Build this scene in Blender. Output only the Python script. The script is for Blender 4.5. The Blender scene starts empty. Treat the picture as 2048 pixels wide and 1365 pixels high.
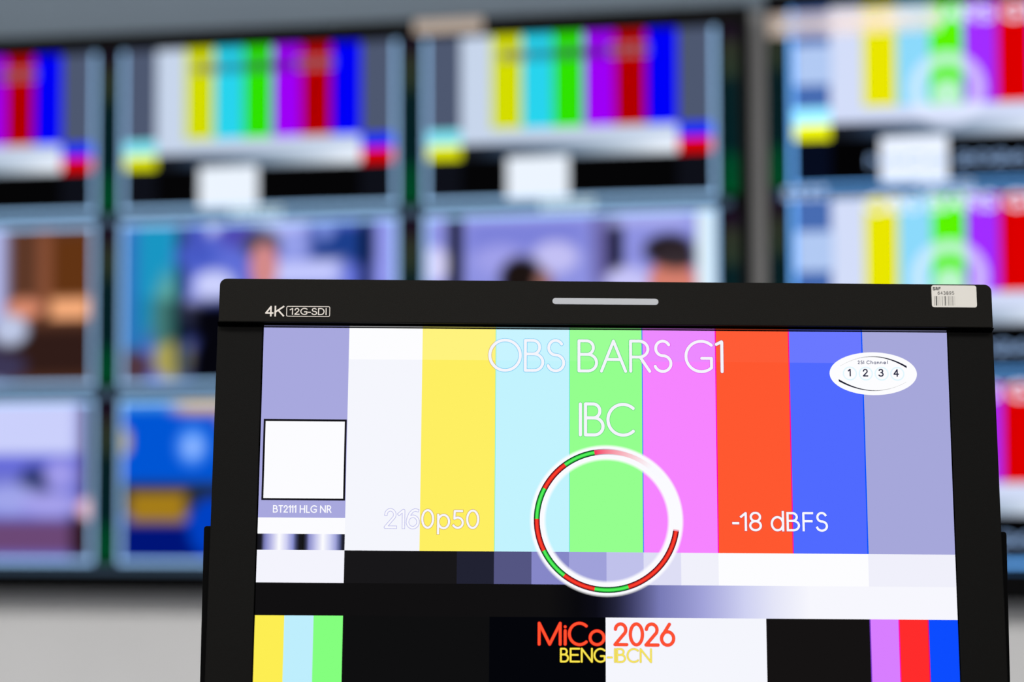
import bpy, bmesh, math
from mathutils import Matrix, Vector

scene = bpy.context.scene
COL = scene.collection

# ------------------------------------------------------------------ camera, world, lights, exposure
CAM_LOC = (1.41427, -3.45079, 1.1)
CAM_AXES = [[0.976505, 0.015445, 0.21494], [0.215481, -0.059087, -0.974719], [-0.002355, 0.998133, -0.061027]]
MON_LOC = (1.08603, -1.62961, 1.07608)
MON_AXES = [[0.97473, -0.22127, -0.030682], [0.223177, 0.958635, 0.176667], [-0.009679, -0.17905, 0.983792]]
FOCUS = 1.8572
Z_GRID = 1.51513
cam_data = bpy.data.cameras.new('camera')
cam_data.lens = 85.0
cam_data.sensor_width = 36.0
cam_data.clip_start = 0.05
cam_data.dof.use_dof = True
cam_data.dof.focus_distance = FOCUS
cam_data.dof.aperture_fstop = 2.5
cam_data.dof.aperture_blades = 0
cam = bpy.data.objects.new('camera', cam_data)
COL.objects.link(cam)
cam.matrix_world = Matrix.Translation(CAM_LOC) @ Matrix([list(r) for r in CAM_AXES]).to_4x4()
scene.camera = cam

world = bpy.data.worlds.new('room_ambience')
scene.world = world
world.use_nodes = True
wbg = world.node_tree.nodes['Background']
wbg.inputs['Color'].default_value = (0.97, 0.98, 1.0, 1)
wbg.inputs['Strength'].default_value = 0.28

def area(name, loc, rot, sx, sy, power, color):
    l = bpy.data.lights.new(name, 'AREA')
    l.shape = 'RECTANGLE'; l.size = sx; l.size_y = sy; l.energy = power; l.color = color
    o = bpy.data.objects.new(name, l); COL.objects.link(o)
    o.location = loc; o.rotation_euler = rot
    return o
# ceiling luminaires of the control room (pointing down)
area('ceiling_light_desk', (0.4, -3.1, 2.62), (0, 0, 0), 5.0, 0.6, 125, (1.0, 0.97, 0.93))
area('ceiling_light_rear', (1.2, -5.0, 2.62), (0, 0, 0), 3.2, 0.9, 110, (1.0, 0.96, 0.91))

vs = scene.view_settings
scene.display_settings.display_device = 'sRGB'
vs.view_transform = 'Standard'
vs.look = 'None'
vs.gamma = 1.0
vs.use_curve_mapping = False
vs.exposure = 0.0

# ------------------------------------------------------------------ helpers
def lin1(x):
    x /= 255.0
    return x / 12.92 if x <= 0.04045 else ((x + 0.055) / 1.055) ** 2.4
def lin(c, k=1.0):
    return tuple(lin1(v) * k for v in c[:3])

def new_mat(name):
    m = bpy.data.materials.new(name); m.use_nodes = True
    return m, m.node_tree.nodes, m.node_tree.links

def principled(name, color, rough=0.5, metal=0.0, spec=0.5, grain=0.0, grain_scale=900.0, vary=0.0):
    m, N, L = new_mat(name)
    b = N['Principled BSDF']
    b.inputs['Base Color'].default_value = (*color, 1)
    b.inputs['Roughness'].default_value = rough
    b.inputs['Metallic'].default_value = metal
    b.inputs['Specular IOR Level'].default_value = spec
    if grain or vary:
        tc = N.new('ShaderNodeTexCoord')
        nz = N.new('ShaderNodeTexNoise'); nz.inputs['Scale'].default_value = grain_scale; nz.inputs['Detail'].default_value = 3
        L.new(tc.outputs['Object'], nz.inputs['Vector'])
        if grain:
            bp = N.new('ShaderNodeBump'); bp.inputs['Strength'].default_value = grain; bp.inputs['Distance'].default_value = 0.0003
            L.new(nz.outputs['Fac'], bp.inputs['Height']); L.new(bp.outputs['Normal'], b.inputs['Normal'])
        if vary:
            mr = N.new('ShaderNodeMapRange')
            mr.inputs['From Min'].default_value = 0.3; mr.inputs['From Max'].default_value = 0.7
            mr.inputs['To Min'].default_value = 1 - vary; mr.inputs['To Max'].default_value = 1 + vary
            mx = N.new('ShaderNodeVectorMath'); mx.operation = 'SCALE'; mx.inputs[0].default_value = color
            L.new(nz.outputs['Fac'], mr.inputs['Value']); L.new(mr.outputs['Result'], mx.inputs['Scale'])
            L.new(mx.outputs['Vector'], b.inputs['Base Color'])
    return m

def screen_material(name, overlay, strength=1.0):
    """A lit display surface: every face gives off its own colour, kept in the colour attribute."""
    m, N, L = new_mat(name)
    N.remove(N['Principled BSDF'])
    at = N.new('ShaderNodeVertexColor'); at.layer_name = 'Col'
    em = N.new('ShaderNodeEmission'); em.inputs['Strength'].default_value = strength
    L.new(at.outputs['Color'], em.inputs['Color'])
    out = N['Material Output']
    if overlay:
        tr = N.new('ShaderNodeBsdfTransparent'); mx = N.new('ShaderNodeMixShader')
        L.new(at.outputs['Alpha'], mx.inputs['Fac']); L.new(tr.outputs[0], mx.inputs[1]); L.new(em.outputs[0], mx.inputs[2])
        L.new(mx.outputs[0], out.inputs['Surface'])
    else:
        L.new(em.outputs[0], out.inputs['Surface'])
    return m

def obj(name, mesh, parent=None, mats=(), loc=None):
    o = bpy.data.objects.new(name, mesh); COL.objects.link(o)
    for m in mats: mesh.materials.append(m)
    if parent is not None: o.parent = parent
    if loc is not None: o.location = loc
    return o

def tag(o, label=None, category=None, group=None, kind=None):
    for k, v in (('label', label), ('category', category), ('group', group), ('kind', kind)):
        if v: o[k] = v
    return o

def empty(name, loc, rot=None):
    o = bpy.data.objects.new(name, None); COL.objects.link(o)
    o.empty_display_size = 0.1
    if rot is not None: o.matrix_world = Matrix.Translation(loc) @ rot
    else: o.location = loc
    return o

def bm_mesh(bm, name, smooth=False):
    me = bpy.data.meshes.new(name); bm.normal_update(); bm.to_mesh(me); bm.free()
    if smooth:
        for p in me.polygons: p.use_smooth = True
    return me

def add_box(bm, x0, x1, y0, y1, z0, z1, mi=0):
    v = [bm.verts.new(p) for p in ((x0,y0,z0),(x1,y0,z0),(x1,y1,z0),(x0,y1,z0),(x0,y0,z1),(x1,y0,z1),(x1,y1,z1),(x0,y1,z1))]
    for f in ((0,3,2,1),(4,5,6,7),(0,1,5,4),(1,2,6,5),(2,3,7,6),(3,0,4,7)):
        bm.faces.new([v[i] for i in f]).material_index = mi

def rounded_outline(x0, x1, z0, z1, rbl, rbr, rtr, rtl, n=8):
    pts = []
    for cx, cz, r, a0 in ((x0+rbl, z0+rbl, rbl, 180), (x1-rbr, z0+rbr, rbr, 270), (x1-rtr, z1-rtr, rtr, 0), (x0+rtl, z1-rtl, rtl, 90)):
        if r <= 0: pts.append((cx, cz)); continue
        for i in range(n + 1):
            a = math.radians(a0 + 90 * i / n)
            pts.append((cx + r * math.cos(a), cz + r * math.sin(a)))
    return pts

def add_extrude(bm, pts, y0, y1, mi=0):
    """Close a counter-clockwise (x, z) outline into a solid running from y0 (front) to y1."""
    a = [bm.verts.new((x, y0, z)) for x, z in pts]
    b = [bm.verts.new((x, y1, z)) for x, z in pts]
    bm.faces.new(a).material_index = mi
    bm.faces.new(b[::-1]).material_index = mi
    n = len(pts)
    for i in range(n):
        bm.faces.new((a[i], b[i], b[(i+1) % n], a[(i+1) % n])).material_index = mi

def bevel(o, w, seg=3, angle=40):
    md = o.modifiers.new('edge_round', 'BEVEL'); md.width = w; md.segments = seg
    md.limit_method = 'ANGLE'; md.angle_limit = math.radians(angle)
    return o

# ------------------------------------------------------------------ a stroke alphabet (unit box, y down)
def arc(cx, cy, rx, ry, a0, a1, n=28):
    n = max(4, int(abs(a1 - a0) / 360 * n * 1.6))
    return [(cx + rx * math.cos(math.radians(a0 + (a1-a0)*i/n)), cy + ry * math.sin(math.radians(a0 + (a1-a0)*i/n))) for i in range(n+1)]
GLYPH = {
    'O': [arc(.5, .5, .5, .5, 0, 360, 40)],
    '0': [arc(.5, .5, .5, .5, 0, 360, 40)],
    'o': [arc(.5, .5, .5, .5, 0, 360, 40)],
    'B': [[(0, 1), (0, 0)], [(0, 0), (.44, 0)] + arc(.44, .225, .38, .225, -90, 90) + [(0, .45)], [(.44, .45)] + arc(.5, .725, .5, .275, -90, 90) + [(0, 1)]],
    'S': [arc(.5, .24, .43, .24, -30, -270) + arc(.5, .74, .5, .26, -90, 160)],
    'A': [[(0, 1), (.5, 0), (1, 1)], [(.2, .61), (.8, .61)]],
    'R': [[(0, 1), (0, 0)], [(0, 0), (.45, 0)] + arc(.45, .265, .46, .265, -90, 90) + [(0, .53)], [(.5, .53), (1, 1)]],
    'G': [arc(.6, .5, .6, .5, -48, -312) + [(1, .82), (1, .56), (.62, .56)]],
    'C': [arc(.6, .5, .6, .5, -48, -312)],
    '1': [[(0, .09), (.95, 0), (1, .02), (1, 1)]],
    'l': [[(0, .21), (.86, .02), (1, 0), (1, 1)]],
    'I': [[(.5, 0), (.5, 1)]],
    'i': [[(.5, .28), (.5, 1)], [(.5, .07), (.5, .071)]],
    'M': [[(0, 1), (0, 0), (.5, 1), (1, 0), (1, 1)]],
    'N': [[(0, 1), (0, 0), (1, 1), (1, 0)]],
    'E': [[(1, 0), (0, 0), (0, 1), (1, 1)], [(0, .48), (.84, .48)]],
    'F': [[(1, 0), (0, 0), (0, 1)], [(0, .47), (.92, .47)]],
    'T': [[(0, 0), (1, 0)], [(.5, 0), (.5, 1)]],
    'H': [[(0, 0), (0, 1)], [(1, 0), (1, 1)], [(0, .48), (1, .48)]],
    'L': [[(0, 0), (0, 1), (1, 1)]],
    'K': [[(0, 0), (0, 1)], [(1, 0), (0, .6)], [(.36, .4), (1, 1)]],
    'D': [[(0, 1), (0, 0), (.42, 0)] + arc(.42, .5, .58, .5, -90, 90) + [(0, 1)]],
    '-': [[(0, .5), (1, .5)]],
    '2': [arc(.48, .28, .44, .28, -175, 32) + [(0, 1), (1, 1)]],
    '3': [arc(.46, .24, .46, .24, -150, 90) + arc(.46, .74, .54, .26, -90, 150)],
    '4': [[(.74, 1), (.74, 0), (0, .7), (1, .7)]],
    '5': [[(.9, 0), (.12, 0), (.08, .46)] + arc(.45, .695, .55, .305, -128, 145)],
    '6': [[(.66, 0), (.1, .52), (.05, .58)], arc(.5, .68, .5, .32, 0, 360)],
    '8': [arc(.5, .24, .44, .24, 90, 450), arc(.5, .74, .5, .26, -90, 270)],
    '9': [arc(.5, .31, .5, .31, 0, 360), [(1, .31), (.97, .52), (.84, .8), (.6, .97), (.3, 1), (.1, .96)]],
    'p': [[(0, 0), (0, 1)], arc(.5, .36, .5, .36, 0, 360)],
    'd': [[(1, 0), (1, 1)], arc(.5, .64, .5, .36, 0, 360)],
    'h': [[(0, 0), (0, 1)], arc(.5, .66, .5, .3, 180, 360) + [(1, 1)]],
    'n': [[(0, 0), (0, 1)], arc(.5, .5, .5, .45, 180, 360) + [(1, 1)]],
    'a': [arc(.5, .5, .5, .5, 0, 360), [(1, 0), (1, 1)]],
    'e': [[(0, .5), (1, .5)] + arc(.5, .5, .5, .5, 0, -315)],
}
GLYPH_HUMANIST = {'6': [[(.93, .03), (.72, 0), (.48, .05), (.24, .2), (.08, .42), (0, .68)], arc(.5, .68, .5, .32, 0, 360)],
                  '1': GLYPH['l']}

def glyph_lines(ch, x0, y0, x1, y1, humanist=False):
    g = GLYPH_HUMANIST.get(ch) if humanist else None
    g = g or GLYPH[ch]
    return [[(x0 + a*(x1-x0), y0 + b*(y1-y0)) for a, b in pl] for pl in g]

def stroke_polys(pl, hw, round_ends=True, maxlen=1e9):
    """Convex polygons that thicken a polyline by hw each side; round joints, round or flat ends."""
    out = []
    n = len(pl)
    for i in range(n - 1):
        (ax, ay), (bx, by) = pl[i], pl[i+1]
        d = math.hypot(bx-ax, by-ay)
        if d < 1e-9: continue
        nx, ny = -(by-ay)/d*hw, (bx-ax)/d*hw
        ux, uy = (bx-ax)/d*hw, (by-ay)/d*hw
        if not round_ends:
            if i == 0: ax, ay = ax-ux, ay-uy
            if i == n-2: bx, by = bx+ux, by+uy
        k = max(1, int(math.ceil(d / maxlen)))
        for j in range(k):
            px, py = ax+(bx-ax)*j/k, ay+(by-ay)*j/k
            qx, qy = ax+(bx-ax)*(j+1)/k, ay+(by-ay)*(j+1)/k
            out.append([(px+nx, py+ny), (qx+nx, qy+ny), (qx-nx, qy-ny), (px-nx, py-ny)])
    closed = n > 2 and math.hypot(pl[0][0]-pl[-1][0], pl[0][1]-pl[-1][1]) < 1e-6
    for i, (x, y) in enumerate(pl):
        if i in (0, n-1) and not round_ends and not closed: continue
        out.append([(x + hw*math.cos(a*math.pi/8), y + hw*math.sin(a*math.pi/8)) for a in range(16)])
    return out

# ------------------------------------------------------------------ a mesh of coloured faces for lit screens
class Picture:
    def __init__(self, to_xz, layer_gap=0.00004):
        self.v, self.f, self.c, self.mi = [], [], [], []
        self.to_xz, self.gap = to_xz, layer_gap
    def poly(self, pts, cols, layer=0, alpha=False):
        """pts in picture units (x right, y down); cols: one linear rgb(a) or one per corner."""
        if not isinstance(cols[0], (tuple, list)): cols = [cols] * len(pts)
        area2 = sum(pts[i][0]*pts[(i+1) % len(pts)][1] - pts[(i+1) % len(pts)][0]*pts[i][1] for i in range(len(pts)))
        if area2 > 0: pts, cols = pts[::-1], cols[::-1]       # keep faces turned to the room
        b = len(self.v)
        for x, y in pts:
            X, Z = self.to_xz(x, y)
            self.v.append((X, -layer * self.gap, Z))
        self.f.append(list(range(b, b + len(pts))))
        self.c.append([(*c[:3], c[3] if len(c) > 3 else 1.0) for c in cols])
        self.mi.append(1 if alpha else 0)
    def rect(self, x0, y0, x1, y1, col, layer=0, alpha=False):
        self.poly([(x0, y0), (x1, y0), (x1, y1), (x0, y1)], col, layer, alpha)
    def hramp(self, stops, y0, y1, layer=0, sub=6):
        """horizontal run of (x, srgb) stops, interpolated as the eye sees them"""
        for (xa, ca), (xb, cb) in zip(stops, stops[1:]):
            for k in range(sub):
                t0, t1 = k/sub, (k+1)/sub
                p = [lin([a+(b-a)*t for a, b in zip(ca, cb)]) for t in (t0, t1)]
                X0, X1 = xa+(xb-xa)*t0, xa+(xb-xa)*t1
                self.poly([(X0, y0), (X1, y0), (X1, y1), (X0, y1)], [p[0], p[1], p[1], p[0]], layer)
    def ring(self, cx, cy, r0, r1, c0, c1, a0=0, a1=360, layer=0, alpha=False, n=96, ry=1.0, ca=None):
        """annulus between radii r0 and r1; c0, c1 colours at each radius, or ca(t) for the colour along the arc"""
        k = max(2, int(n * abs(a1-a0) / 360))
        for i in range(k):
            t0, t1 = i/k, (i+1)/k
            A, B = math.radians(a0+(a1-a0)*t0), math.radians(a0+(a1-a0)*t1)
            pts = [(cx+r0*math.cos(A), cy+ry*r0*math.sin(A)), (cx+r1*math.cos(A), cy+ry*r1*math.sin(A)),
                   (cx+r1*math.cos(B), cy+ry*r1*math.sin(B)), (cx+r0*math.cos(B), cy+ry*r0*math.sin(B))]
            if ca: cols = [ca(t0, 0), ca(t0, 1), ca(t1, 1), ca(t1, 0)]
            else: cols = [c0, c1, c1, c0]
            self.poly(pts, cols, layer, alpha)
    def disc(self, cx, cy, rx, ry, col, layer=0, n=64):
        self.poly([(cx+rx*math.cos(2*math.pi*i/n), cy+ry*math.sin(2*math.pi*i/n)) for i in range(n)], col, layer)
    def text(self, items, hw, col, layer, round_ends=True, edge=None, edge_w=1.0, humanist=False):
        """edge: function(u, v) -> colour of the thin outline"""
        for it in items:
            for pl in glyph_lines(*it, humanist=humanist):
                if edge:
                    for p in stroke_polys(pl, hw + edge_w, round_ends, 6):
                        mx = sum(q[0] for q in p)/len(p); my = sum(q[1] for q in p)/len(p)
                        self.poly(p, edge(mx, my), layer)
                for p in stroke_polys(pl, hw, round_ends): self.poly(p, col, layer + 1)
    def build(self, name, parent, mats):
        me = bpy.data.meshes.new(name)
        me.from_pydata(self.v, [], self.f)
        at = me.color_attributes.new('Col', 'FLOAT_COLOR', 'CORNER')
        flat = [x for face in self.c for c in face for x in c]
        at.data.foreach_set('color', flat)
        o = obj(name, me, parent, mats)
        me.polygons.foreach_set('material_index', self.mi)
        me.update()
        return o

# ------------------------------------------------------------------ measured tables (picture units of the 1920 x 1080 test picture; mm on the bezel)
TXT_TITLE = [('O', 635.0, 31.5, 720.5, 118.6), ('B', 734.4, 31.7, 783.4, 118.3), ('S', 796.9, 31.3, 842.0, 118.9), ('B', 884.8, 31.8, 934.1, 118.5)]
TXT_TITLE_END = [('A', 947.8, 31.8, 1015.5, 118.8), ('R', 1029.7, 31.4, 1083.0, 118.2), ('S', 1097.0, 30.9, 1142.5, 118.3), ('G', 1184.9, 30.5, 1256.3, 118.0), ('1', 1270.6, 31.4, 1285.9, 117.4)]
TXT_SITE = [('I', 887.8, 213.4, 889.3, 301.3), ('B', 902.9, 213.1, 951.7, 301.1), ('C', 965.4, 213.7, 1035.8, 301.3)]
TXT_FORMAT = [('2', 351.2, 516.3, 378.7, 565.0), ('l', 388.6, 518.1, 400.8, 565.1), ('6', 412.0, 516.2, 441.0, 565.7), ('0', 452.5, 516.6, 482.3, 565.4), ('p', 496.4, 529.8, 526.3, 580.7), ('5', 538.9, 518.4, 564.1, 565.2), ('0', 576.3, 517.0, 606.6, 565.3)]
TXT_LEVEL = [('-', 1310.5, 546.8, 1323.4, 546.7), ('l', 1332.1, 518.6, 1344.8, 565.3), ('8', 1357.0, 517.5, 1386.0, 565.8), ('d', 1416.7, 514.8, 1447.6, 565.6), ('B', 1460.4, 517.6, 1491.4, 565.3), ('F', 1504.2, 517.3, 1528.2, 565.0), ('S', 1540.8, 516.6, 1568.5, 565.9)]
TXT_STANDARD = [('B', 41.9, 507.1, 52.8, 525.0), ('T', 57.2, 507.0, 66.6, 524.9), ('2', 71.0, 506.9, 80.4, 524.8), ('l', 84.4, 506.8, 88.3, 524.9), ('l', 92.4, 506.8, 95.3, 524.9), ('l', 99.8, 506.7, 103.4, 525.1), ('H', 115.8, 507.0, 127.7, 525.2), ('L', 133.3, 506.9, 141.0, 525.1), ('G', 145.2, 506.7, 159.9, 525.0), ('N', 171.6, 506.8, 184.8, 524.8), ('R', 190.2, 506.7, 200.2, 524.7)]
TXT_PLACE = [('M', 775.7, 826.7, 833.0, 884.0), ('i', 846.6, 832.4, 846.6, 883.7), ('C', 858.0, 826.2, 904.1, 884.5), ('o', 914.5, 846.8, 952.4, 884.1), ('2', 982.4, 827.4, 1014.4, 883.7), ('0', 1024.4, 827.1, 1057.3, 884.0), ('2', 1066.9, 827.2, 1099.7, 884.3), ('6', 1109.3, 827.5, 1142.3, 884.4)]
TXT_ROOM = [('B', 834.9, 895.9, 854.6, 930.9), ('E', 861.4, 895.7, 884.9, 930.7), ('N', 891.7, 895.5, 919.4, 931.1), ('G', 926.3, 895.7, 954.0, 930.8), ('-', 962.4, 919.0, 973.6, 918.7), ('I', 982.4, 896.0, 982.0, 931.1), ('B', 987.8, 895.9, 1009.5, 931.0), ('C', 1016.3, 895.6, 1044.8, 930.8), ('N', 1052.0, 895.8, 1080.3, 931.0)]
TXT_CHANNEL = [('2', 1667.7, 83.4, 1671.8, 92.1), ('S', 1675.6, 83.3, 1680.0, 92.4), ('I', 1683.9, 83.3, 1684.1, 92.0), ('C', 1692.1, 83.2, 1699.9, 92.2), ('h', 1703.7, 82.8, 1708.6, 91.9), ('a', 1712.3, 86.3, 1717.9, 92.1), ('n', 1721.9, 86.2, 1726.5, 91.7), ('n', 1730.7, 86.1, 1735.4, 91.6), ('e', 1739.6, 86.1, 1745.7, 91.9), ('I', 1750.8, 82.5, 1750.6, 91.5)]
TXT_DIGITS = [('l', 1640.1, 108.4, 1644.9, 126.4), ('2', 1681.7, 108.1, 1693.4, 126.8), ('3', 1725.7, 107.7, 1737.0, 126.9), ('4', 1767.7, 108.3, 1779.7, 126.6)]
MM_4K = [('4', -263.33, -163.49, -258.17, -156.21), ('K', -256.13, -163.55, -249.85, -156.27)]
MM_SDI = [('l', -244.6, -162.14, -242.81, -157.45), ('2', -240.97, -162.17, -237.71, -157.49), ('G', -236.38, -162.27, -231.7, -157.4), ('-', -230.58, -159.09, -229.03, -159.18), ('S', -227.78, -162.27, -224.15, -157.35), ('D', -222.68, -162.24, -218.45, -157.4), ('I', -217.07, -162.29, -216.58, -157.42)]
MM_BOX = [('box', -247.33, -163.8, -214.03, -155.93)]
MM_STICKER = [('box', 252.94, -184.84, 287.94, -167.24)]
MM_SRF = [('S', 254.18, -183.08, 255.62, -181.01), ('R', 256.53, -183.1, 257.74, -181.11), ('F', 258.72, -183.12, 259.86, -181.13)]
MM_NUM = [('6', 257.81, -179.86, 259.21, -177.41), ('4', 260.05, -179.88, 261.44, -177.43), ('3', 262.28, -179.9, 263.67, -177.45), ('8', 264.51, -179.92, 265.91, -177.46), ('9', 266.75, -179.93, 268.14, -177.48), ('5', 268.98, -179.95, 270.37, -177.5)]
MM_BARCODE = [(254.74, -176.06, 255.43, -168.44, 0.45), (256.09, -176.07, 256.97, -168.45, 0.08), (257.51, -176.08, 258.01, -168.46, 0.5), (259.05, -176.09, 259.47, -168.47, 0.45), (259.94, -176.1, 259.93, -168.48, 0.6), (260.9, -176.11, 261.31, -168.49, 0.12), (262.13, -176.12, 262.24, -168.5, 0.55), (262.67, -176.12, 262.85, -168.5, 0.3), (263.13, -176.13, 263.7, -168.51, 0.03), (264.13, -176.14, 264.31, -168.51, 0.5), (265.33, -176.15, 265.54, -168.52, 0.5), (265.9, -176.15, 266.16, -168.53, 0.08), (266.75, -176.16, 267.23, -168.54, 0.4), (267.75, -176.17, 268.12, -168.54, 0.35), (268.91, -176.18, 269.16, -168.55, 0.08), (269.6, -176.18, 269.77, -168.56, 0.3), (270.22, -176.19, 270.23, -168.56, 0.25), (270.68, -176.19, 270.85, -168.57, 0.5)]
MM_TALLY = [('box', -41.68, -172.21, 40.63, -167.15)]
PIC_LIBRARY = ((92, 56, 40), [('r', 0.336, 0.443, 0.328, 0.961, (185, 192, 245), 0.2), ('r', 0.455, 0.768, 0.212, 0.192, (95, 105, 170), 0.4), ('r', 0.816, 0.269, 0.027, 0.254, (135, 80, 55), 0.7), ('r', 0.93, 0.273, 0.085, 0.222, (98, 52, 20), 0.4), ('e', 0.737, 0.514, 0.069, 0.064, (220, 140, 110), 0.5), ('r', 0.912, 0.517, 0.072, 0.063, (250, 175, 125), 0.4), ('r', 0.819, 0.793, 0.226, 0.158, (48, 28, 24), 0.6), ('e', 0.685, 0.647, 0.065, 0.095, (190, 200, 230), 0.5), ('e', 0.658, 0.884, 0.086, 0.095, (60, 55, 85), 0.6)])
PIC_OFFICE = ((110, 115, 210), [('r', 0.689, 0.14, 0.256, 0.196, (203, 208, 252), 0.25), ('r', 0.7, 0.377, 0.255, 0.044, (100, 105, 220), 0.8), ('e', 0.786, 0.513, 0.064, 0.113, (45, 55, 110), 0.6), ('e', 0.88, 0.457, 0.057, 0.094, (160, 155, 235), 0.6), ('e', 0.692, 0.614, 0.114, 0.095, (160, 165, 235), 0.7), ('e', 0.843, 0.646, 0.113, 0.075, (165, 160, 235), 0.6), ('r', 0.769, 0.85, 0.226, 0.107, (108, 72, 118), 0.5), ('r', 0.989, 0.364, 0.03, 0.376, (62, 42, 52), 0.3), ('r', 0.967, 0.849, 0.045, 0.141, (42, 20, 25), 0.6), ('e', 0.985, 0.671, 0.037, 0.063, (235, 180, 180), 0.6)])
PIC_GUEST = ((95, 110, 215), [('r', 0.012, 0.47, 0.075, 0.504, (45, 115, 190), 0.6), ('r', 0.132, 0.286, 0.071, 0.409, (25, 150, 195), 0.6), ('e', 0.171, 0.601, 0.056, 0.282, (90, 165, 160), 0.7), ('e', 0.19, 0.853, 0.07, 0.125, (170, 160, 80), 0.6), ('e', 0.042, 0.896, 0.075, 0.11, (80, 55, 65), 0.6), ('r', 0.22, 0.477, 0.019, 0.532, (20, 60, 90), 0.8), ('e', 0.317, -0.021, 0.07, 0.094, (200, 205, 252), 0.6), ('e', 0.281, 0.203, 0.081, 0.082, (72, 92, 200), 0.7), ('e', 0.342, 0.388, 0.074, 0.088, (205, 210, 255), 0.6), ('e', 0.269, 0.542, 0.041, 0.094, (175, 180, 250), 0.6), ('e', 0.574, 0.016, 0.127, 0.075, (185, 190, 250), 0.6), ('e', 0.28, 0.071, 0.037, 0.126, (70, 85, 190), 0.7), ('e', 0.437, 0.078, 0.082, 0.088, (80, 75, 180), 0.7), ('e', 0.638, 0.15, 0.069, 0.087, (150, 160, 235), 0.6), ('r', 0.818, 0.157, 0.126, 0.118, (28, 62, 140), 0.5), ('r', 0.674, 0.322, 0.126, 0.075, (195, 200, 255), 0.6), ('e', 0.746, 0.046, 0.036, 0.078, (120, 140, 220), 0.6), ('r', 0.894, 0.253, 0.021, 0.278, (6, 14, 34), 0.6), ('r', 0.962, 0.194, 0.032, 0.247, (150, 155, 238), 0.6), ('e', 0.516, 0.144, 0.069, 0.1, (75, 72, 88), 0.5), ('e', 0.525, 0.285, 0.051, 0.15, (212, 138, 138), 0.4), ('e', 0.479, 0.947, 0.236, 0.465, (5, 5, 12), 0.25), ('r', 0.511, 0.612, 0.361, 0.124, (5, 5, 12), 0.8)])
PIC_STUDIO = ((0, 90, 215), [('r', 0.201, -0.008, 0.257, 0.062, (60, 150, 225), 0.7), ('e', 0.403, 0.027, 0.2, 0.13, (225, 185, 85), 0.5), ('r', 0.192, 0.304, 0.184, 0.233, (0, 85, 212), 0.3), ('e', 0.266, 0.283, 0.055, 0.112, (70, 150, 255), 0.8), ('e', 0.266, 0.289, 0.028, 0.059, (150, 185, 255), 0.6), ('e', 0.008, 0.255, 0.026, 0.081, (190, 165, 70), 0.6), ('r', 0.184, 0.615, 0.239, 0.106, (30, 42, 50), 0.5), ('r', 0.138, 0.671, 0.102, 0.1, (165, 125, 25), 0.4), ('r', 0.167, 0.879, 0.275, 0.124, (0, 20, 120), 0.4), ('e', 0.341, 0.786, 0.088, 0.185, (0, 65, 195), 0.3)])
PIC_TALK = ((142, 146, 226), [('r', 0.348, 0.124, 0.208, 0.091, (125, 130, 218), 0.7), ('r', 0.226, -0.004, 0.416, 0.043, (165, 168, 238), 0.8), ('e', 0.452, 0.265, 0.078, 0.097, (195, 192, 245), 0.6), ('e', 0.261, 0.273, 0.087, 0.092, (160, 160, 235), 0.7), ('e', 0.029, 0.294, 0.053, 0.104, (215, 212, 250), 0.5), ('r', 0.105, 0.236, 0.03, 0.291, (5, 6, 24), 0.3), ('r', 0.655, 0.258, 0.029, 0.287, (8, 8, 28), 0.3), ('r', 0.607, 0.226, 0.027, 0.242, (105, 100, 165), 0.8), ('e', 0.701, 0.426, 0.077, 0.09, (200, 198, 250), 0.6), ('r', 0.779, 0.022, 0.136, 0.06, (172, 175, 240), 0.8), ('e', 0.336, 0.397, 0.08, 0.146, (28, 20, 18), 0.35), ('e', 0.414, 0.431, 0.031, 0.091, (150, 105, 98), 0.5), ('e', 0.854, 0.432, 0.081, 0.156, (215, 128, 110), 0.35), ('e', 0.843, 0.236, 0.088, 0.102, (40, 32, 38), 0.35), ('e', 0.871, 0.297, 0.068, 0.06, (55, 45, 50), 0.5), ('r', 0.974, 0.361, 0.04, 0.478, (222, 240, 250), 0.12)])

# ------------------------------------------------------------------ materials
M_BEZEL = principled('black_powder_coat', (0.0060, 0.0056, 0.0048), 0.48, spec=0.035, grain=0.35, grain_scale=1500, vary=0.18)
M_SIDE = principled('black_moulding', (0.0036, 0.0035, 0.0033), 0.48, spec=0.032, grain=0.25, grain_scale=1500, vary=0.12)
M_MATT = principled('matt_black_recess', (0.0007, 0.0007, 0.0007), 0.95, spec=0.0)
M_GLOSS = principled('gloss_black_gasket', (0.22, 0.22, 0.22), 0.03, metal=1.0)
M_BRACKET = principled('satin_black_metal', (0.0012, 0.0012, 0.0013), 0.45, spec=0.03)
M_PRINT = principled('cream_screen_print', (0.53, 0.49, 0.45), 0.6)
M_TALLY = principled('white_diffuser', (0.325, 0.34, 0.37), 0.45, spec=0.3)
M_STICKER = principled('sticker_paper', (0.535, 0.52, 0.485), 0.5, spec=0.3)
M_INK = principled('black_ink', (0.012, 0.012, 0.012), 0.6)
M_INKS = [principled('barcode_ink', (0.012 + s*0.75, 0.012 + s*0.73, 0.012 + s*0.66), 0.6) for s in (0.0, 0.2, 0.4, 0.6)]
M_FRAME = principled('display_frame_black', (0.003, 0.003, 0.0035), 0.4, spec=0.05)
M_WALL = principled('light_grey_wall_paint', (0.88, 0.885, 0.895), 0.8, spec=0.2, vary=0.02, grain_scale=6)
M_UPPER = principled('blue_grey_upper_panel', (0.33, 0.415, 0.505), 0.8, spec=0.2, vary=0.02, grain_scale=6)
M_CEIL = principled('ceiling_white', (0.6, 0.6, 0.6), 0.9)
M_FLOOR = principled('grey_carpet', (0.16, 0.165, 0.18), 0.95, spec=0.1, grain=0.4, grain_scale=300, vary=0.2)
M_DESK = principled('grey_laminate', (0.35, 0.35, 0.36), 0.5, vary=0.03, grain_scale=40)
M_LEG = principled('dark_steel', (0.05, 0.05, 0.055), 0.4, metal=0.6)
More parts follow.
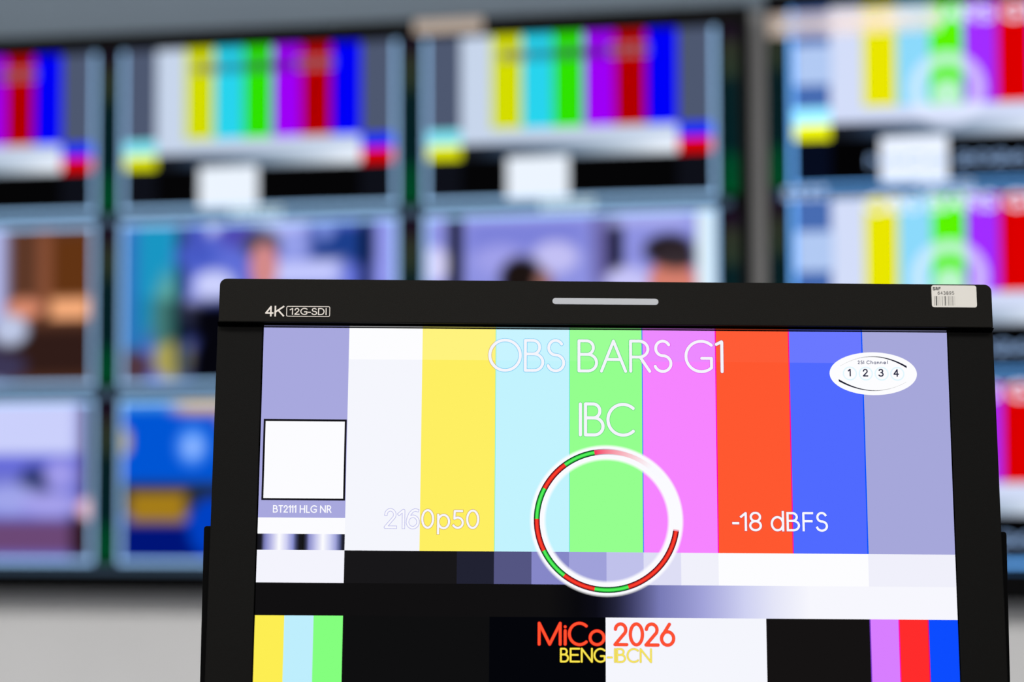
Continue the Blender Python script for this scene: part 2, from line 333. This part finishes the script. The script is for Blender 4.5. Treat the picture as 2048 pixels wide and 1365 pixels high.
S_OPAQUE = screen_material('lit_screen', False)
S_OVER = screen_material('lit_screen_graphics', True)
def paper_material():
    m, N, L = new_mat('thin_paper')
    N.remove(N['Principled BSDF'])
    d = N.new('ShaderNodeBsdfDiffuse'); d.inputs['Color'].default_value = (0.66, 0.56, 0.47, 1)
    t = N.new('ShaderNodeBsdfTranslucent'); t.inputs['Color'].default_value = (0.62, 0.62, 0.64, 1)
    a = N.new('ShaderNodeAddShader')
    L.new(d.outputs[0], a.inputs[0]); L.new(t.outputs[0], a.inputs[1]); L.new(a.outputs[0], N['Material Output'].inputs['Surface'])
    return m
M_PAPER = paper_material()

# ------------------------------------------------------------------ the room
WALL_Y = 0.062
def slab(name, x0, x1, y0, y1, z0, z1, mat):
    bm = bmesh.new(); add_box(bm, x0, x1, y0, y1, z0, z1)
    return tag(obj(name, bm_mesh(bm, name), None, (mat,)), kind='structure')
slab('floor', -4, 6.5, -6, WALL_Y, -0.1, 0.0, M_FLOOR)
slab('ceiling', -4, 6.5, -6, WALL_Y + 0.1, 2.7, 2.8, M_CEIL)
slab('wall_back', -4, 6.5, WALL_Y, WALL_Y + 0.1, 0.0, 2.7, M_WALL)
slab('trim_1', -4, 6.5, WALL_Y - 0.012, WALL_Y, 1.80, 2.70, M_UPPER)  # thin panel giving the upper wall a darker, bluer tone

# ------------------------------------------------------------------ multiview pictures
U = 0.477                      # pitch of one picture column on the big displays, metres
def mix(a, b, t): return tuple(x + (y-x)*t for x, y in zip(a, b))
def smooth(t):
    t = max(0.0, min(1.0, t)); return t*t*(3-2*t)
def paint(pic, box, data, nx=72, ny=42, gain=1.0, layer=1):
    """soft picture: blobs of colour laid over a ground, sampled on a grid"""
    u0, u1, v0, v1 = box
    bg, items = data
    def at(s, t):
        c = lin(bg)
        for kind, cx, cy, rx, ry, col, soft in items:
            dx, dy = abs(s-cx)/rx, abs(t-cy)/ry
            d = math.hypot(dx, dy) if kind == 'e' else max(dx, dy)
            w = 1 - smooth((d - (1-soft*.5)) / max(soft, .02))
            if w > 0: c = mix(c, lin(col), w)
        return tuple(x*gain for x in c)
    g = [[at(i/nx, j/ny) for i in range(nx+1)] for j in range(ny+1)]
    for j in range(ny):
        for i in range(nx):
            a, b = u0+(u1-u0)*i/nx, u0+(u1-u0)*(i+1)/nx
            c, d = v0+(v1-v0)*j/ny, v0+(v1-v0)*(j+1)/ny
            pic.poly([(a, c), (b, c), (b, d), (a, d)], [g[j][i], g[j][i+1], g[j+1][i+1], g[j+1][i]], layer)

def colour_bars(pic, box, C, layer=1):
    """the classic seven bars with side greys, a white-to-ramp band and a black foot"""
    u0, u1, v0, v1 = box
    w, h = u1-u0, v1-v0
    X = lambda t: u0 + t*w
    Y = lambda t: v0 + t*h
    e = [0, .125] + [.125 + .75*k/7 for k in range(1, 8)] + [1]
    cols = [C['grey'], C['white'], C['yellow'], C['cyan'], C['green'], C['magenta'], C['red'], C['blue'], C['grey']]
    for k in range(9): pic.rect(X(e[k]), Y(0), X(e[k+1]), Y(7/12), cols[k], layer)
    pic.rect(X(0), Y(7/12), X(.125), Y(8/12), C['cyan100'], layer)
    pic.rect(X(.125), Y(7/12), X(.875), Y(8/12), C['white'], layer)
    pic.rect(X(.875), Y(7/12), X(1), Y(8/12), C['blue100'], layer)
    pic.rect(X(0), Y(8/12), X(.125), Y(9/12), C['yellow100'], layer)
    n = 24
    for k in range(n):                                  # luminance ramp
        a, b = k/n, (k+1)/n
        f = lambda t: tuple(x * (0.01 + 0.99*min(1, t/.93)**g) for x, g in zip(C['white100'], (2.5, 2.1, 1.75)))
        pa, pb = X(.125+.75*a), X(.125+.75*b)
        pic.poly([(pa, Y(8/12)), (pb, Y(8/12)), (pb, Y(9/12)), (pa, Y(9/12))], [f(a), f(b), f(b), f(a)], layer)
    pic.rect(X(.875), Y(8/12), X(1), Y(9/12), C['red100'], layer)
    c = .75/7
    pic.rect(X(0), Y(9/12), X(.125), Y(1), C['grey15'], layer)
    pic.rect(X(.125), Y(9/12), X(.125+1.5*c), Y(1), C['black'], layer)
    pic.rect(X(.125+1.5*c), Y(9/12), X(.125+3.5*c), Y(1), C['white100'], layer)
    pic.rect(X(.125+3.5*c), Y(9/12), X(.875), Y(1), C['black'], layer)
    pic.rect(X(.875), Y(9/12), X(1), Y(1), C['grey15'], layer)

BARS_SDR = dict(grey=lin((78, 88, 112)), white=lin((200, 214, 236)), yellow=lin((212, 220, 0)), cyan=lin((40, 212, 238)), green=lin((48, 226, 0)),
                magenta=lin((158, 0, 246)), red=lin((178, 0, 0)), blue=lin((0, 0, 250)), cyan100=lin((130, 232, 245), 1.05), blue100=lin((0, 40, 255), 1.05),
                yellow100=lin((232, 236, 0), 1.05), red100=lin((232, 0, 0)), white100=lin((232, 240, 250), 1.05), grey15=lin((14, 16, 24)), black=lin((5, 5, 6)))
BARS_WARM = dict(grey=lin((72, 108, 178)), white=lin((212, 222, 250)), yellow=lin((234, 230, 0)), cyan=lin((140, 218, 252)), green=lin((92, 244, 0)),
                 magenta=lin((162, 45, 255)), red=lin((220, 0, 0)), blue=lin((0, 30, 255)), cyan100=lin((150, 230, 255), 1.3), blue100=lin((0, 60, 255), 1.2),
                 yellow100=lin((236, 240, 0), 1.2), red100=lin((240, 0, 0)), white100=lin((232, 240, 255), 1.07), grey15=lin((6, 12, 30)), black=lin((3, 3, 4)))

LINE_W = 0.012
def cell_box(c, r, shift=0.0, first=0.0967):
    return (first + c - 1, first + c - 1 + .9033, (r-1)*.5625 + .0275 + shift, r*.5625 - .0275 + shift)
def cell_furniture(pic, box, line_col, meter_u, layer=2, top=True, lift=0.0):
    """thin border line round one picture and the level meter standing in the gap beside it"""
    u0, u1, v0, v1 = box
    v0 += lift
    w = LINE_W/2
    pic.rect(u0-.05, v1+.0275-.012, u1+.05, v1+.0275+.012, tuple(x*.12 for x in line_col), layer)
    for a, b, c, d in (((u0-w, v0-w, u1+w, v0+w),) if top else ()) + ((u0-w, v1-w, u1+w, v1+w), (u0-w, v0-w, u0+w, v1+w), (u1-w, v0-w, u1+w, v1+w)):
        pic.rect(a, b, c, d, line_col, layer)
    m0, m1 = meter_u - .021, meter_u + .021
    stops = [(0, (30, 14, 34)), (.1, (34, 24, 38)), (.14, (52, 56, 44)), (.3, (46, 60, 46)), (.36, (10, 36, 40)), (.74, (4, 36, 40)), (.8, (0, 74, 44)), (1, (0, 84, 42))]
    for (ta, ca), (tb, cb) in zip(stops, stops[1:]):
        ya, yb = v0 + (v1-v0)*ta, v0 + (v1-v0)*tb
        pic.poly([(m0, ya), (m1, ya), (m1, yb), (m0, yb)], [lin(ca), lin(ca), lin(cb), lin(cb)], layer)

def caption(pic, u, v, n, h, col, layer=4):
    """a row of small lit dashes where the photo shows a caption too soft to read"""
    for k in range(n):
        x = u + (k - n/2) * h * .8
        pic.rect(x, v - h*.42, x + h*.6, v - h*.14, col, layer)
        pic.rect(x, v + h*.14, x + h*.6, v + h*.42, col, layer)

def display(name, label, u0, u1, v0, v1, screen_v, fill, z_front=-0.005):
    """wall display: root at the middle of its lower edge, on the display plane"""
    uc = (u0+u1)/2
    root = empty(name, (uc*U, 0, Z_GRID - v1*U))
    tag(root, label, 'display', 'multiview displays on the wall')
    to_xz = lambda u, v: ((u-uc)*U, (v1-v)*U)
    su0, su1, sv0, sv1 = screen_v
    hw, H = (u1-u0)*U/2, (v1-v0)*U
    # frame: four mitred members as one mesh
    outer = rounded_outline(-hw, hw, 0, H, .006, .006, .006, .006, 4)
    x0, zt = to_xz(su0, sv0); x1, zb = to_xz(su1, sv1)
    bm = bmesh.new()
    add_box(bm, -hw, x0, z_front, .03, 0, H); add_box(bm, x1, hw, z_front, .03, 0, H)
    add_box(bm, x0, x1, z_front, .03, zt, H); add_box(bm, x0, x1, z_front, .03, 0, zb)
    bevel(obj('frame', bm_mesh(bm, 'frame'), root, (M_FRAME,)), .0012, 2)
    bm = bmesh.new(); add_box(bm, -hw+.004, hw-.004, .03, .050, .01, H-.01)
    bevel(obj('back_cover', bm_mesh(bm, 'back_cover'), root, (M_FRAME,)), .006, 2)
    bm = bmesh.new()
    for s in (-.3, .3): add_box(bm, s-.03, s+.03, .048, WALL_Y-.0005, .12, H-.28)
    add_box(bm, -.4, .4, .050, WALL_Y-.0005, H*.4, H*.4+.06)
    obj('wall_mount', bm_mesh(bm, 'wall_mount'), root, (M_LEG,))
    pic = Picture(to_xz, 0.0002)
    pic.rect(su0, sv0, su1, sv1, lin((5, 6, 9)), 0)
    fill(pic)
    pic.build('screen', root, (S_OPAQUE, S_OVER))
    return root, to_xz

BLUE_LINE = (0.46, 0.80, 1.25)
def fill_first(pic):
    for c in range(3):
        for r in range(3):
            box = cell_box(c, r)
            if r == 0:
                box = (box[0], box[1], -.5625 + .0141, -.018)
                colour_bars(pic, box, BARS_SDR)
                w, h = box[1]-box[0], box[3]-box[2]
                # dark title strip across the bars with greyish letters at its right
                pic.rect(box[0]+.27*w, box[2]+.115*h, box[0]+.66*w, box[2]+.185*h, (0.02, 0.01, 0.05, .55), 3, True)
                caption(pic, box[0]+.31*w, box[2]+.15*h, 4, .03, (.25, .24, .2), 4)
                caption(pic, box[0]+.53*w, box[2]+.15*h, 5, .028, (.04, .04, .09), 4)
                caption(pic, box[0]+.715*w, box[2]+.145*h, 4, .042, (.22, .18, .2), 4)
            else:
                data = {(0, 1): PIC_LIBRARY, (0, 2): PIC_OFFICE, (1, 1): PIC_GUEST, (1, 2): PIC_STUDIO, (2, 1): PIC_TALK, (2, 2): PIC_OFFICE}[(c, r)]
                paint(pic, box, data)
            cell_furniture(pic, box, BLUE_LINE, c + .049, top=r > 0)
            if r: caption(pic, box[0]+.5*(box[1]-box[0]), box[2]-.028, 6, .036, (.8, 1.0, 1.05))
        box = cell_box(c, 0)
display_a, xz_a = display('multiview_display', 'large wall display with colour bars above live pictures of people, left of the dark gap',
                          -1.0, 2.105, -.5914, 1.195, (-.975, 2.078, -.531, 1.128), fill_first)
tag(display_a)

RIGHT0, RSHIFT = 2.234, -.034
def fill_second(pic):
    for c in range(3):
        for r in range(3):
            box = cell_box(c, r, RSHIFT, RIGHT0 + 1)
            box = (box[0], box[1], box[2], box[3])
            box = (box[0], box[0] + .92, (r-1)*.5625 + RSHIFT, r*.5625 + RSHIFT)
            colour_bars(pic, box, BARS_WARM)
            w, h = box[1]-box[0], box[3]-box[2]
            K = w/1920
            KV = h/1080
            px = lambda u: box[0] + u*K
            py = lambda v: box[2] + v*KV
            T = lambda items: [(ch, px(a), py(b), px(c_), py(d)) for ch, a, b, c_, d in items]
            W1 = lin((225, 232, 255), 1.2)
            wide = lambda items, f, dy: [(ch, (a-960)*f+960, b+dy, (c_-960)*f+960, d+dy) for ch, a, b, c_, d in items]
            pic.text(T(wide(TXT_TITLE + TXT_TITLE_END, 1.55, 38)), 9*K, W1, 3)
            pic.text(T(wide(TXT_PLACE, 2.6, 92)), 6*K, lin((165, 200, 250)), 3)
            pic.rect(px(20), py(262), px(250), py(492), lin((178, 202, 244)), 3)
            pic.ring(px(961), py(545), 150*K, 235*K, (*W1, .5), (*W1, .5), layer=3, alpha=True, n=48)
            pic.ring(px(961), py(575), 0.01*K, 92*K, (*W1, .5), (*W1, .5), layer=4, alpha=True, n=48)
            lc = (0.26, 0.78, 1.75)
            if r: pic.rect(box[0]-.012, box[2], box[1]+.012, box[2]+.03, (.03, .08, .17), 4)
            cell_furniture(pic, box, lc, box[0] - .0478, top=r > 0, lift=.026)
            if r: caption(pic, box[0]+.5*w, box[2]+.012, 6, .034, (.6, .75, 1.0), 6); caption(pic, box[0]+.045*w, box[2]+.022, 4, .042, (.55, .7, 1.0), 6)
display_b, xz_b = display('multiview_display', 'large wall display with brighter colour bars and white rings, right of the dark gap',
                          2.157, 5.30, -.625, 1.205, (2.172, 5.285, -.573, 1.115), fill_second)

def paper(parent, xz, u0, u1, v0, v1, label):
    bm = bmesh.new()
    (a, zt), (b, zb) = xz(u0, v0), xz(u1, v1)
    add_extrude(bm, rounded_outline(a, b, zb, zt, .003, .003, .003, .003, 4), -.0068, -.0062)
    return tag(obj('paper_label', bm_mesh(bm, 'paper_label'), parent, (M_PAPER,)), label)
paper(display_a, xz_a, 1.062, 1.283, -.588, -.545, 'short cream paper strip on the frame')
paper(display_b, xz_b, 2.166, 2.68, -.558, -.487, 'long white paper strip along the screen')

# ------------------------------------------------------------------ the reference monitor in front
R_MON = Matrix([list(r) for r in MON_AXES]).to_4x4()
MON_DROP = 0.195                                                     # centre of the screen to the lower edge
base_pt = Vector(MON_LOC) + R_MON.to_3x3() @ Vector((0, 0, -MON_DROP))
monitor = empty('reference_monitor', base_pt, R_MON)
tag(monitor, 'black desktop video monitor with test bars, white status lamp and barcode sticker', 'monitor')
bpy.context.view_layer.update()
DZ = MON_DROP
SW = 0.531
K = SW/1920
to_xz = lambda u, v: ((u-960)*K, DZ - (v-540)*K)

def mm_poly(bm, pts, y, mi=0):                                       # flat print, outline in mm (x right, y down)
    ar = sum(pts[i][0]*pts[(i+1) % len(pts)][1] - pts[(i+1) % len(pts)][0]*pts[i][1] for i in range(len(pts)))
    if ar > 0: pts = pts[::-1]
    f = bm.faces.new([bm.verts.new((x/1000, y, DZ - z/1000)) for x, z in pts]); f.material_index = mi

# header bezel with the sloping matt underside
FR = -0.010
bm = bmesh.new()
add_extrude(bm, rounded_outline(-.2998, .2998, DZ+.1513, DZ+.1859, 0, 0, .0055, .0055, 8), FR, .032)
header = bevel(obj('header_bezel', bm_mesh(bm, 'header_bezel'), monitor, (M_BEZEL,)), .0007, 3)
bm = bmesh.new()                                                     # recess under the header
sec = [(FR+.0012, .1514), (-.0012, .1501), (.010, .1501), (.010, .1514)]
va = [[bm.verts.new((s*.3008, y, DZ+z)) for y, z in sec] for s in (-1, 1)]
for i in range(4): bm.faces.new((va[0][i], va[1][i], va[1][(i+1) % 4], va[0][(i+1) % 4]))
bm.faces.new(va[0][::-1]); bm.faces.new(va[1])
tag(obj('shadow_gap', bm_mesh(bm, 'shadow_gap'), header, (M_MATT,)), 'matt black recess below the header')
bm = bmesh.new(); 
sec = [(-.0030, .15035), (-.0016, .1499), (-.0016, .1512), (-.0030, .1512)]
va = [[bm.verts.new((s*.2663, y, DZ+z)) for y, z in sec] for s in (-1, 1)]
for i in range(4): bm.faces.new((va[0][i], va[1][i], va[1][(i+1) % 4], va[0][(i+1) % 4]))
bm.faces.new(va[0][::-1]); bm.faces.new(va[1])
obj('gasket', bm_mesh(bm, 'gasket'), header, (M_GLOSS,))

# status lamp, lettering and sticker on the header
_, x0, y0, x1, y1 = MM_TALLY[0]
bm = bmesh.new()
r = (y1-y0)/2000 - .00005
add_extrude(bm, rounded_outline(x0/1000, x1/1000, DZ-y1/1000, DZ-y0/1000, r, r, r, r, 10), FR-.0004, FR+.004)
tag(bevel(obj('status_lamp', bm_mesh(bm, 'status_lamp'), header, (M_TALLY,)), .0003, 2), 'long white lamp window')
bm = bmesh.new()
def bezel_text(bm, items, hw, y, mi=0, round_ends=False):
    for it in items:
        k = 0                                                        # a hair of depth between overlapping strokes
        for pl in glyph_lines(*it, humanist=True):
            for p in stroke_polys(pl, hw, round_ends):
                mm_poly(bm, p, y - k*1.5e-6, mi); k += 1
yp = FR - .00012
bezel_text(bm, MM_4K, .62, yp); bezel_text(bm, MM_SDI, .40, yp)
_, x0, y0, x1, y1 = MM_BOX[0]
ro = rounded_outline(x0, x1, y0, y1, 1.0, 1.0, 1.0, 1.0, 6)
for k, p in enumerate(stroke_polys(ro + [ro[0]], .28)): mm_poly(bm, p, yp - k*1.5e-6)
tag(obj('lettering', bm_mesh(bm, 'lettering'), header, (M_PRINT,)), 'cream printed lettering')

_, x0, y0, x1, y1 = MM_STICKER[0]
bm = bmesh.new()
add_extrude(bm, [(x/1000, DZ - z/1000) for x, z in rounded_outline(x0, x1, y0, y1, 1.8, 1.8, 1.8, 1.8, 6)][::-1], FR-.0002, FR+.0001)
ys = FR - .00028
bezel_text(bm, MM_SRF, .27, ys, 1); bezel_text(bm, MM_NUM, .15, ys, 1)
for a, b, c, d, s in MM_BARCODE:
    mm_poly(bm, [(a, b), (c, b), (c, d), (a, d)], ys, 1 + min(3, int(round(s/.2))))
tag(obj('asset_sticker', bm_mesh(bm, 'asset_sticker'), header, (M_STICKER, M_INKS[0], *M_INKS[1:])), 'white barcode sticker')

# side and lower bezels
for s in (-1, 1):
    bm = bmesh.new()
    xs = sorted((s*.2663, s*.3014))
    add_box(bm, xs[0], xs[1], -.0008, .030, 0, DZ+.1500)
    bevel(obj('side_bezel', bm_mesh(bm, 'side_bezel'), monitor, (M_SIDE,)), .0006, 3)
bm = bmesh.new(); add_box(bm, -.2663, .2663, -.0008, .030, 0, DZ-.1502)
bevel(obj('lower_bezel', bm_mesh(bm, 'lower_bezel'), monitor, (M_SIDE,)), .0006, 3)
bm = bmesh.new(); add_extrude(bm, rounded_outline(-.295, .295, .006, DZ+.180, .01, .01, .01, .01, 6), .029, .075)
bevel(obj('rear_housing', bm_mesh(bm, 'rear_housing'), monitor, (M_SIDE,)), .008, 3)

# ---- the test picture
pic = Picture(to_xz)
L_ = lin
GREY_A, GREY_B = (168, 168, 222), (166, 167, 218)
bars = [  # u0, u1, upper colour, lower colour
    (240, 446, (253, 253, 255), (245, 246, 253)), (446, 652, (255, 243, 126), (254, 239, 98)), (652, 858, (200, 244, 255), (194, 243, 254)),
    (858, 1062, (156, 255, 150), (148, 255, 142)), (1062, 1268, (236, 138, 255), (246, 132, 255)), (1268, 1474, (255, 92, 54), (255, 88, 48)), (1474, 1680, (106, 120, 255), (80, 106, 255))]
pic.rect(-1.2, -1.6, 1921.2, 1081, L_((2, 2, 3)), 0)
pic.rect(0, 0, 1920, 1080, L_((17, 17, 18)), 1)
pic.rect(0, 0, 240, 540, L_(GREY_A), 2)
pic.rect(1680, 0, 1920, 630, L_(GREY_B), 2)
for a, b, c1, c2 in bars:
    pic.rect(a, 0, b, 90, L_(c1), 2); pic.rect(a, 90, b, 630, L_(c2), 2)
for x, c, w in ((1062, (0, 130, 255), 2.4), (1268, (255, 0, 190), 3), (1474, (250, 0, 150), 3), (1680, (0, 84, 255), 3.4), (858, (110, 225, 225), 2), (652, (150, 240, 200), 2)):
    pic.rect(x - w/2, 0, x + w/2, 630, L_(c), 3)
# left column
pic.rect(0, 540, 240, 585, L_((252, 252, 255)), 2)
keys = [(0, (18, 18, 22)), (10, (26, 26, 36)), (18, (110, 112, 165)), (24, (138, 140, 200)), (40, (190, 190, 232)), (60, (253, 253, 255)), (80, (208, 209, 244)), (98, (136, 142, 205)),
        (108, (58, 62, 96)), (116, (24, 24, 30)), (126, (20, 20, 22)), (134, (58, 60, 92)), (142, (138, 140, 200)), (160, (196, 197, 236)), (180, (253, 253, 255)), (198, (212, 215, 246)),
        (215, (160, 164, 218)), (227, (84, 92, 140)), (234, (32, 33, 48)), (240, (22, 22, 32))]
pic.hramp(keys, 585, 630, 2, 4)
pic.rect(0, 630, 240, 720, L_((244, 244, 253)), 2)
# grey steps
pic.rect(240, 630, 549, 720, L_((24, 23, 25)), 2)
for a, b, c in ((549, 651, (33, 34, 50)), (651, 754, (84, 85, 130)), (754, 857, (134, 135, 200)), (857, 960, (160, 161, 218)), (960, 1062, (192, 193, 235)), (1062, 1165, (222, 222, 245)),
                (1165, 1268, (241, 241, 251)), (1268, 1680, (253, 253, 255)), (1680, 1920, (240, 240, 251))):
    pic.rect(a, 630, b, 720, L_(c), 2)
# ramp
pic.rect(0, 720, 800, 810, L_((17, 16, 17)), 2)
pic.hramp([(800, (17, 16, 17)), (880, (9, 9, 13)), (931, (12, 12, 22)), (985, (34, 35, 58)), (1028, (62, 63, 102)), (1106, (120, 122, 182)), (1223, (162, 163, 218)), (1339, (207, 209, 242)),
           (1416, (228, 229, 248)), (1517, (247, 247, 254)), (1920, (247, 247, 254))], 720, 810, 2, 4)
# foot row
for a, b, c in ((0, 80, (253, 238, 82)), (80, 160, (190, 238, 253)), (160, 240, (132, 255, 126)), (240, 640, (15, 15, 16)), (640, 957, (4, 5, 10)), (957, 1396, (245, 246, 253)), (1396, 1680, (21, 19, 19)),
                (1680, 1759, (216, 126, 255)), (1759, 1839, (255, 44, 44)), (1839, 1920, (12, 76, 255))):
    pic.rect(a, 810, b, 1080, L_(c), 2)
for x, c in ((1759, (255, 0, 190)), (1839, (230, 0, 120)), (1680, (120, 60, 200))): pic.rect(x-1.5, 810, x+1.5, 1080, L_(c), 3)
# the framed panel at the left (its code is left out)
pic.rect(7.5, 262.5, 238.5, 491.5, L_((22, 21, 26)), 3)
pic.rect(13, 268.5, 233, 486, L_((252, 252, 255)), 4)

def edge_colour(u, v):
    if 810 <= v: return L_((150, 60, 110)) if u > 957 else L_((120, 10, 0))
    for a, b, c in ((446, 652, (205, 160, 95)), (652, 858, (70, 190, 240)), (858, 1062, (50, 205, 100)), (1062, 1268, (225, 40, 235)), (1268, 1474, (190, 40, 90)), (1474, 1680, (0, 62, 240))):
        if a <= u < b: return L_(c)
    return L_((170, 170, 228))
WHITE = L_((245, 245, 252))
pic.text(TXT_TITLE + TXT_TITLE_END, 4.3, WHITE, 5, True, edge_colour, 1.2)
pic.text(TXT_SITE, 4.6, WHITE, 5, True, edge_colour, 1.1)
pic.text(TXT_FORMAT, 3.0, L_((248, 248, 254)), 5, False, edge_colour, 1.3, humanist=True)
pic.text(TXT_LEVEL, 3.2, L_((248, 248, 254)), 5, False, edge_colour, 1.0, humanist=True)
pic.text(TXT_STANDARD, 1.55, L_((250, 250, 255)), 5, False, humanist=True)
pic.text(TXT_PLACE, 3.7, L_((255, 82, 48)), 5, True, lambda u, v: L_((235, 30, 70)) if u > 957 else L_((215, 12, 10)), 1.0)
pic.text(TXT_ROOM, 2.0, L_((252, 232, 88)), 5, True, lambda u, v: L_((200, 182, 120)) if u > 957 else L_((205, 175, 0)), 0.9)

# channel oval
pic.disc(1709.5, 120, 122.5, 61.6, L_((253, 253, 255)), 4)
def swoosh(p0, p1, p2, w0, w1, n=40):
    pts = []
    for i in range(n+1):
        t = i/n
        x = (1-t)**2*p0[0] + 2*t*(1-t)*p1[0] + t*t*p2[0]; y = (1-t)**2*p0[1] + 2*t*(1-t)*p1[1] + t*t*p2[1]
        pts.append((x, y, (w0 + (w1-w0)*t**2.2)/2))
    for (xa, ya, wa), (xb, yb, wb) in zip(pts, pts[1:]):
        pic.poly([(xa, ya-wa), (xb, yb-wb), (xb, yb+wb), (xa, ya+wa)], L_((30, 30, 48)), 5)
swoosh((1617, 99), (1709, 42), (1804, 100.5), .3, 6.2)
swoosh((1802, 143), (1709, 196), (1612, 139.5), .3, 6.2)
pic.text(TXT_CHANNEL, .85, L_((58, 62, 105)), 5, True)
pic.text(TXT_DIGITS, 1.75, L_((36, 38, 64)), 6, False, humanist=True)
for cx in (1644, 1688.5, 1733, 1777): pic.ring(cx, 120, 16.4, 20, L_((226, 247, 254)), L_((226, 247, 254)), layer=5, n=40)

# circular meter
CX, CY, RM = 961, 541.5, 193
pic.ring(CX, CY, 206, 214, (1, 1, 1.02, 1), (1, 1, 1.02, 0), layer=5, alpha=True)
pic.ring(CX, CY, 166, 175, (1, 1, 1.02, 0), (1, 1, 1.02, 1), layer=5, alpha=True)
pic.ring(CX, CY, 175, 206, L_((251, 251, 255)), L_((251, 251, 255)), layer=5)
def tube(a0, a1, base, hot):
    dark = L_((30, 22, 48)); pic.ring(CX, CY, RM-8.2, RM-5.4, dark, L_([c*.45 for c in base]), a0, a1, 6)
    pic.ring(CX, CY, RM-5.4, RM-1, L_([c*.8 for c in base]), L_(hot), a0, a1, 6); pic.ring(CX, CY, RM-1, RM+1.5, L_(hot), L_(hot), a0, a1, 6)
    pic.ring(CX, CY, RM+1.5, RM+5.4, L_(hot), L_([c*.8 for c in base]), a0, a1, 6); pic.ring(CX, CY, RM+5.4, RM+8.2, L_([c*.45 for c in base]), dark, a0, a1, 6)
RED, GRN = ((238, 34, 34), (255, 62, 44)), ((20, 190, 52), (84, 244, 92))
angs = [8.5, 72.3, 100.1, 127.4, 153.8, 180.9, 207.2, 233.4, 260]
for k in range(8): tube(angs[k], angs[k+1], *(RED if k % 2 == 0 else GRN))
fade = lambda t, e: (*mix(L_((246, 40, 90)), L_((250, 250, 255)), min(1, t*1.25)), 1)
pic.ring(CX, CY, RM-7, RM+7, None, None, 260, 322, 6, ca=fade)
fe = lambda t, e: (*mix(L_((120, 40, 90)), L_((250, 250, 255)), min(1, .15 + t*1.6)), 1)
pic.ring(CX, CY, RM-8.2, RM-6.2, None, None, 260, 310, 7, ca=fe); pic.ring(CX, CY, RM+6.2, RM+8.2, None, None, 260, 310, 7, ca=fe)
pic.ring(CX, CY, RM-8, RM+8, L_((240, 170, 190)), L_((240, 170, 190)), 7.2, 8.5, 6)
pic.build('screen', monitor, (S_OPAQUE, S_OVER))

# ---- stand: side arms, uprights and foot
for s in (-1, 1):
    bm = bmesh.new()
    # outline in (x, z), then run back in depth; the outer upper corner is rounded
    o = rounded_outline(*sorted((s*.3016, s*.3076)), -.03, DZ-.0052, 0, 0, .0022 if s > 0 else .0004, .0022 if s < 0 else .0004, 5)
    add_extrude(bm, o, .010, .045)
    for v in bm.verts: v.co.y += (DZ - .0052 - v.co.z) * .09             # the arm stands upright while the screen leans back
    bevel(obj('side_arm', bm_mesh(bm, 'side_arm'), monitor, (M_BRACKET,)), .0008, 2)
DESK_Z = 0.76
inv = monitor.matrix_world.inverted()
yaw = math.atan2(R_MON[1][0], R_MON[0][0])
ry = Matrix.Rotation(yaw, 4, 'Z')
foot_c = base_pt + ry.to_3x3() @ Vector((0, .03, 0)); foot_c.z = DESK_Z
to_local = inv @ Matrix.Translation(foot_c) @ ry
bm = bmesh.new(); add_box(bm, -.33, .33, -.11, .13, 0.0, .012)
st = bevel(obj('foot_plate', bm_mesh(bm, 'foot_plate'), monitor, (M_BRACKET,)), .003, 3); st.matrix_local = to_local
for s in (-1, 1):
    bm = bmesh.new()
    lo = [to_local @ Vector((s*.305 + dx, dy, .011)) for dx, dy in ((-.0045, -.02), (.0045, -.02), (.0045, .02), (-.0045, .02))]
    hi = [Vector((s*.305 + dx, y, -.026)) for dx, y in ((-.003, .029), (.0026, .029), (.0026, .064), (-.003, .064))]
    a = [bm.verts.new(p) for p in lo]; b = [bm.verts.new(p) for p in hi]
    bm.faces.new(a[::-1]); bm.faces.new(b)
    for i in range(4): bm.faces.new((a[i], a[(i+1) % 4], b[(i+1) % 4], b[i]))
    obj('upright', bm_mesh(bm, 'upright'), monitor, (M_BRACKET,))

# ------------------------------------------------------------------ desk under the monitor
desk = empty('desk', (foot_c.x, foot_c.y, 0), ry)
tag(desk, 'grey laminate control desk carrying the black monitor', 'desk')
bm = bmesh.new(); add_box(bm, -.85, .85, -.3, .4, DESK_Z-.03, DESK_Z)
bevel(obj('tabletop', bm_mesh(bm, 'tabletop'), desk, (M_DESK,)), .003, 2)
for sx in (-.78, .78):
    for sy in (-.24, .34):
        bm = bmesh.new(); add_box(bm, sx-.025, sx+.025, sy-.025, sy+.025, 0, DESK_Z-.03)
        bevel(obj('leg', bm_mesh(bm, 'leg'), desk, (M_LEG,)), .002, 2)
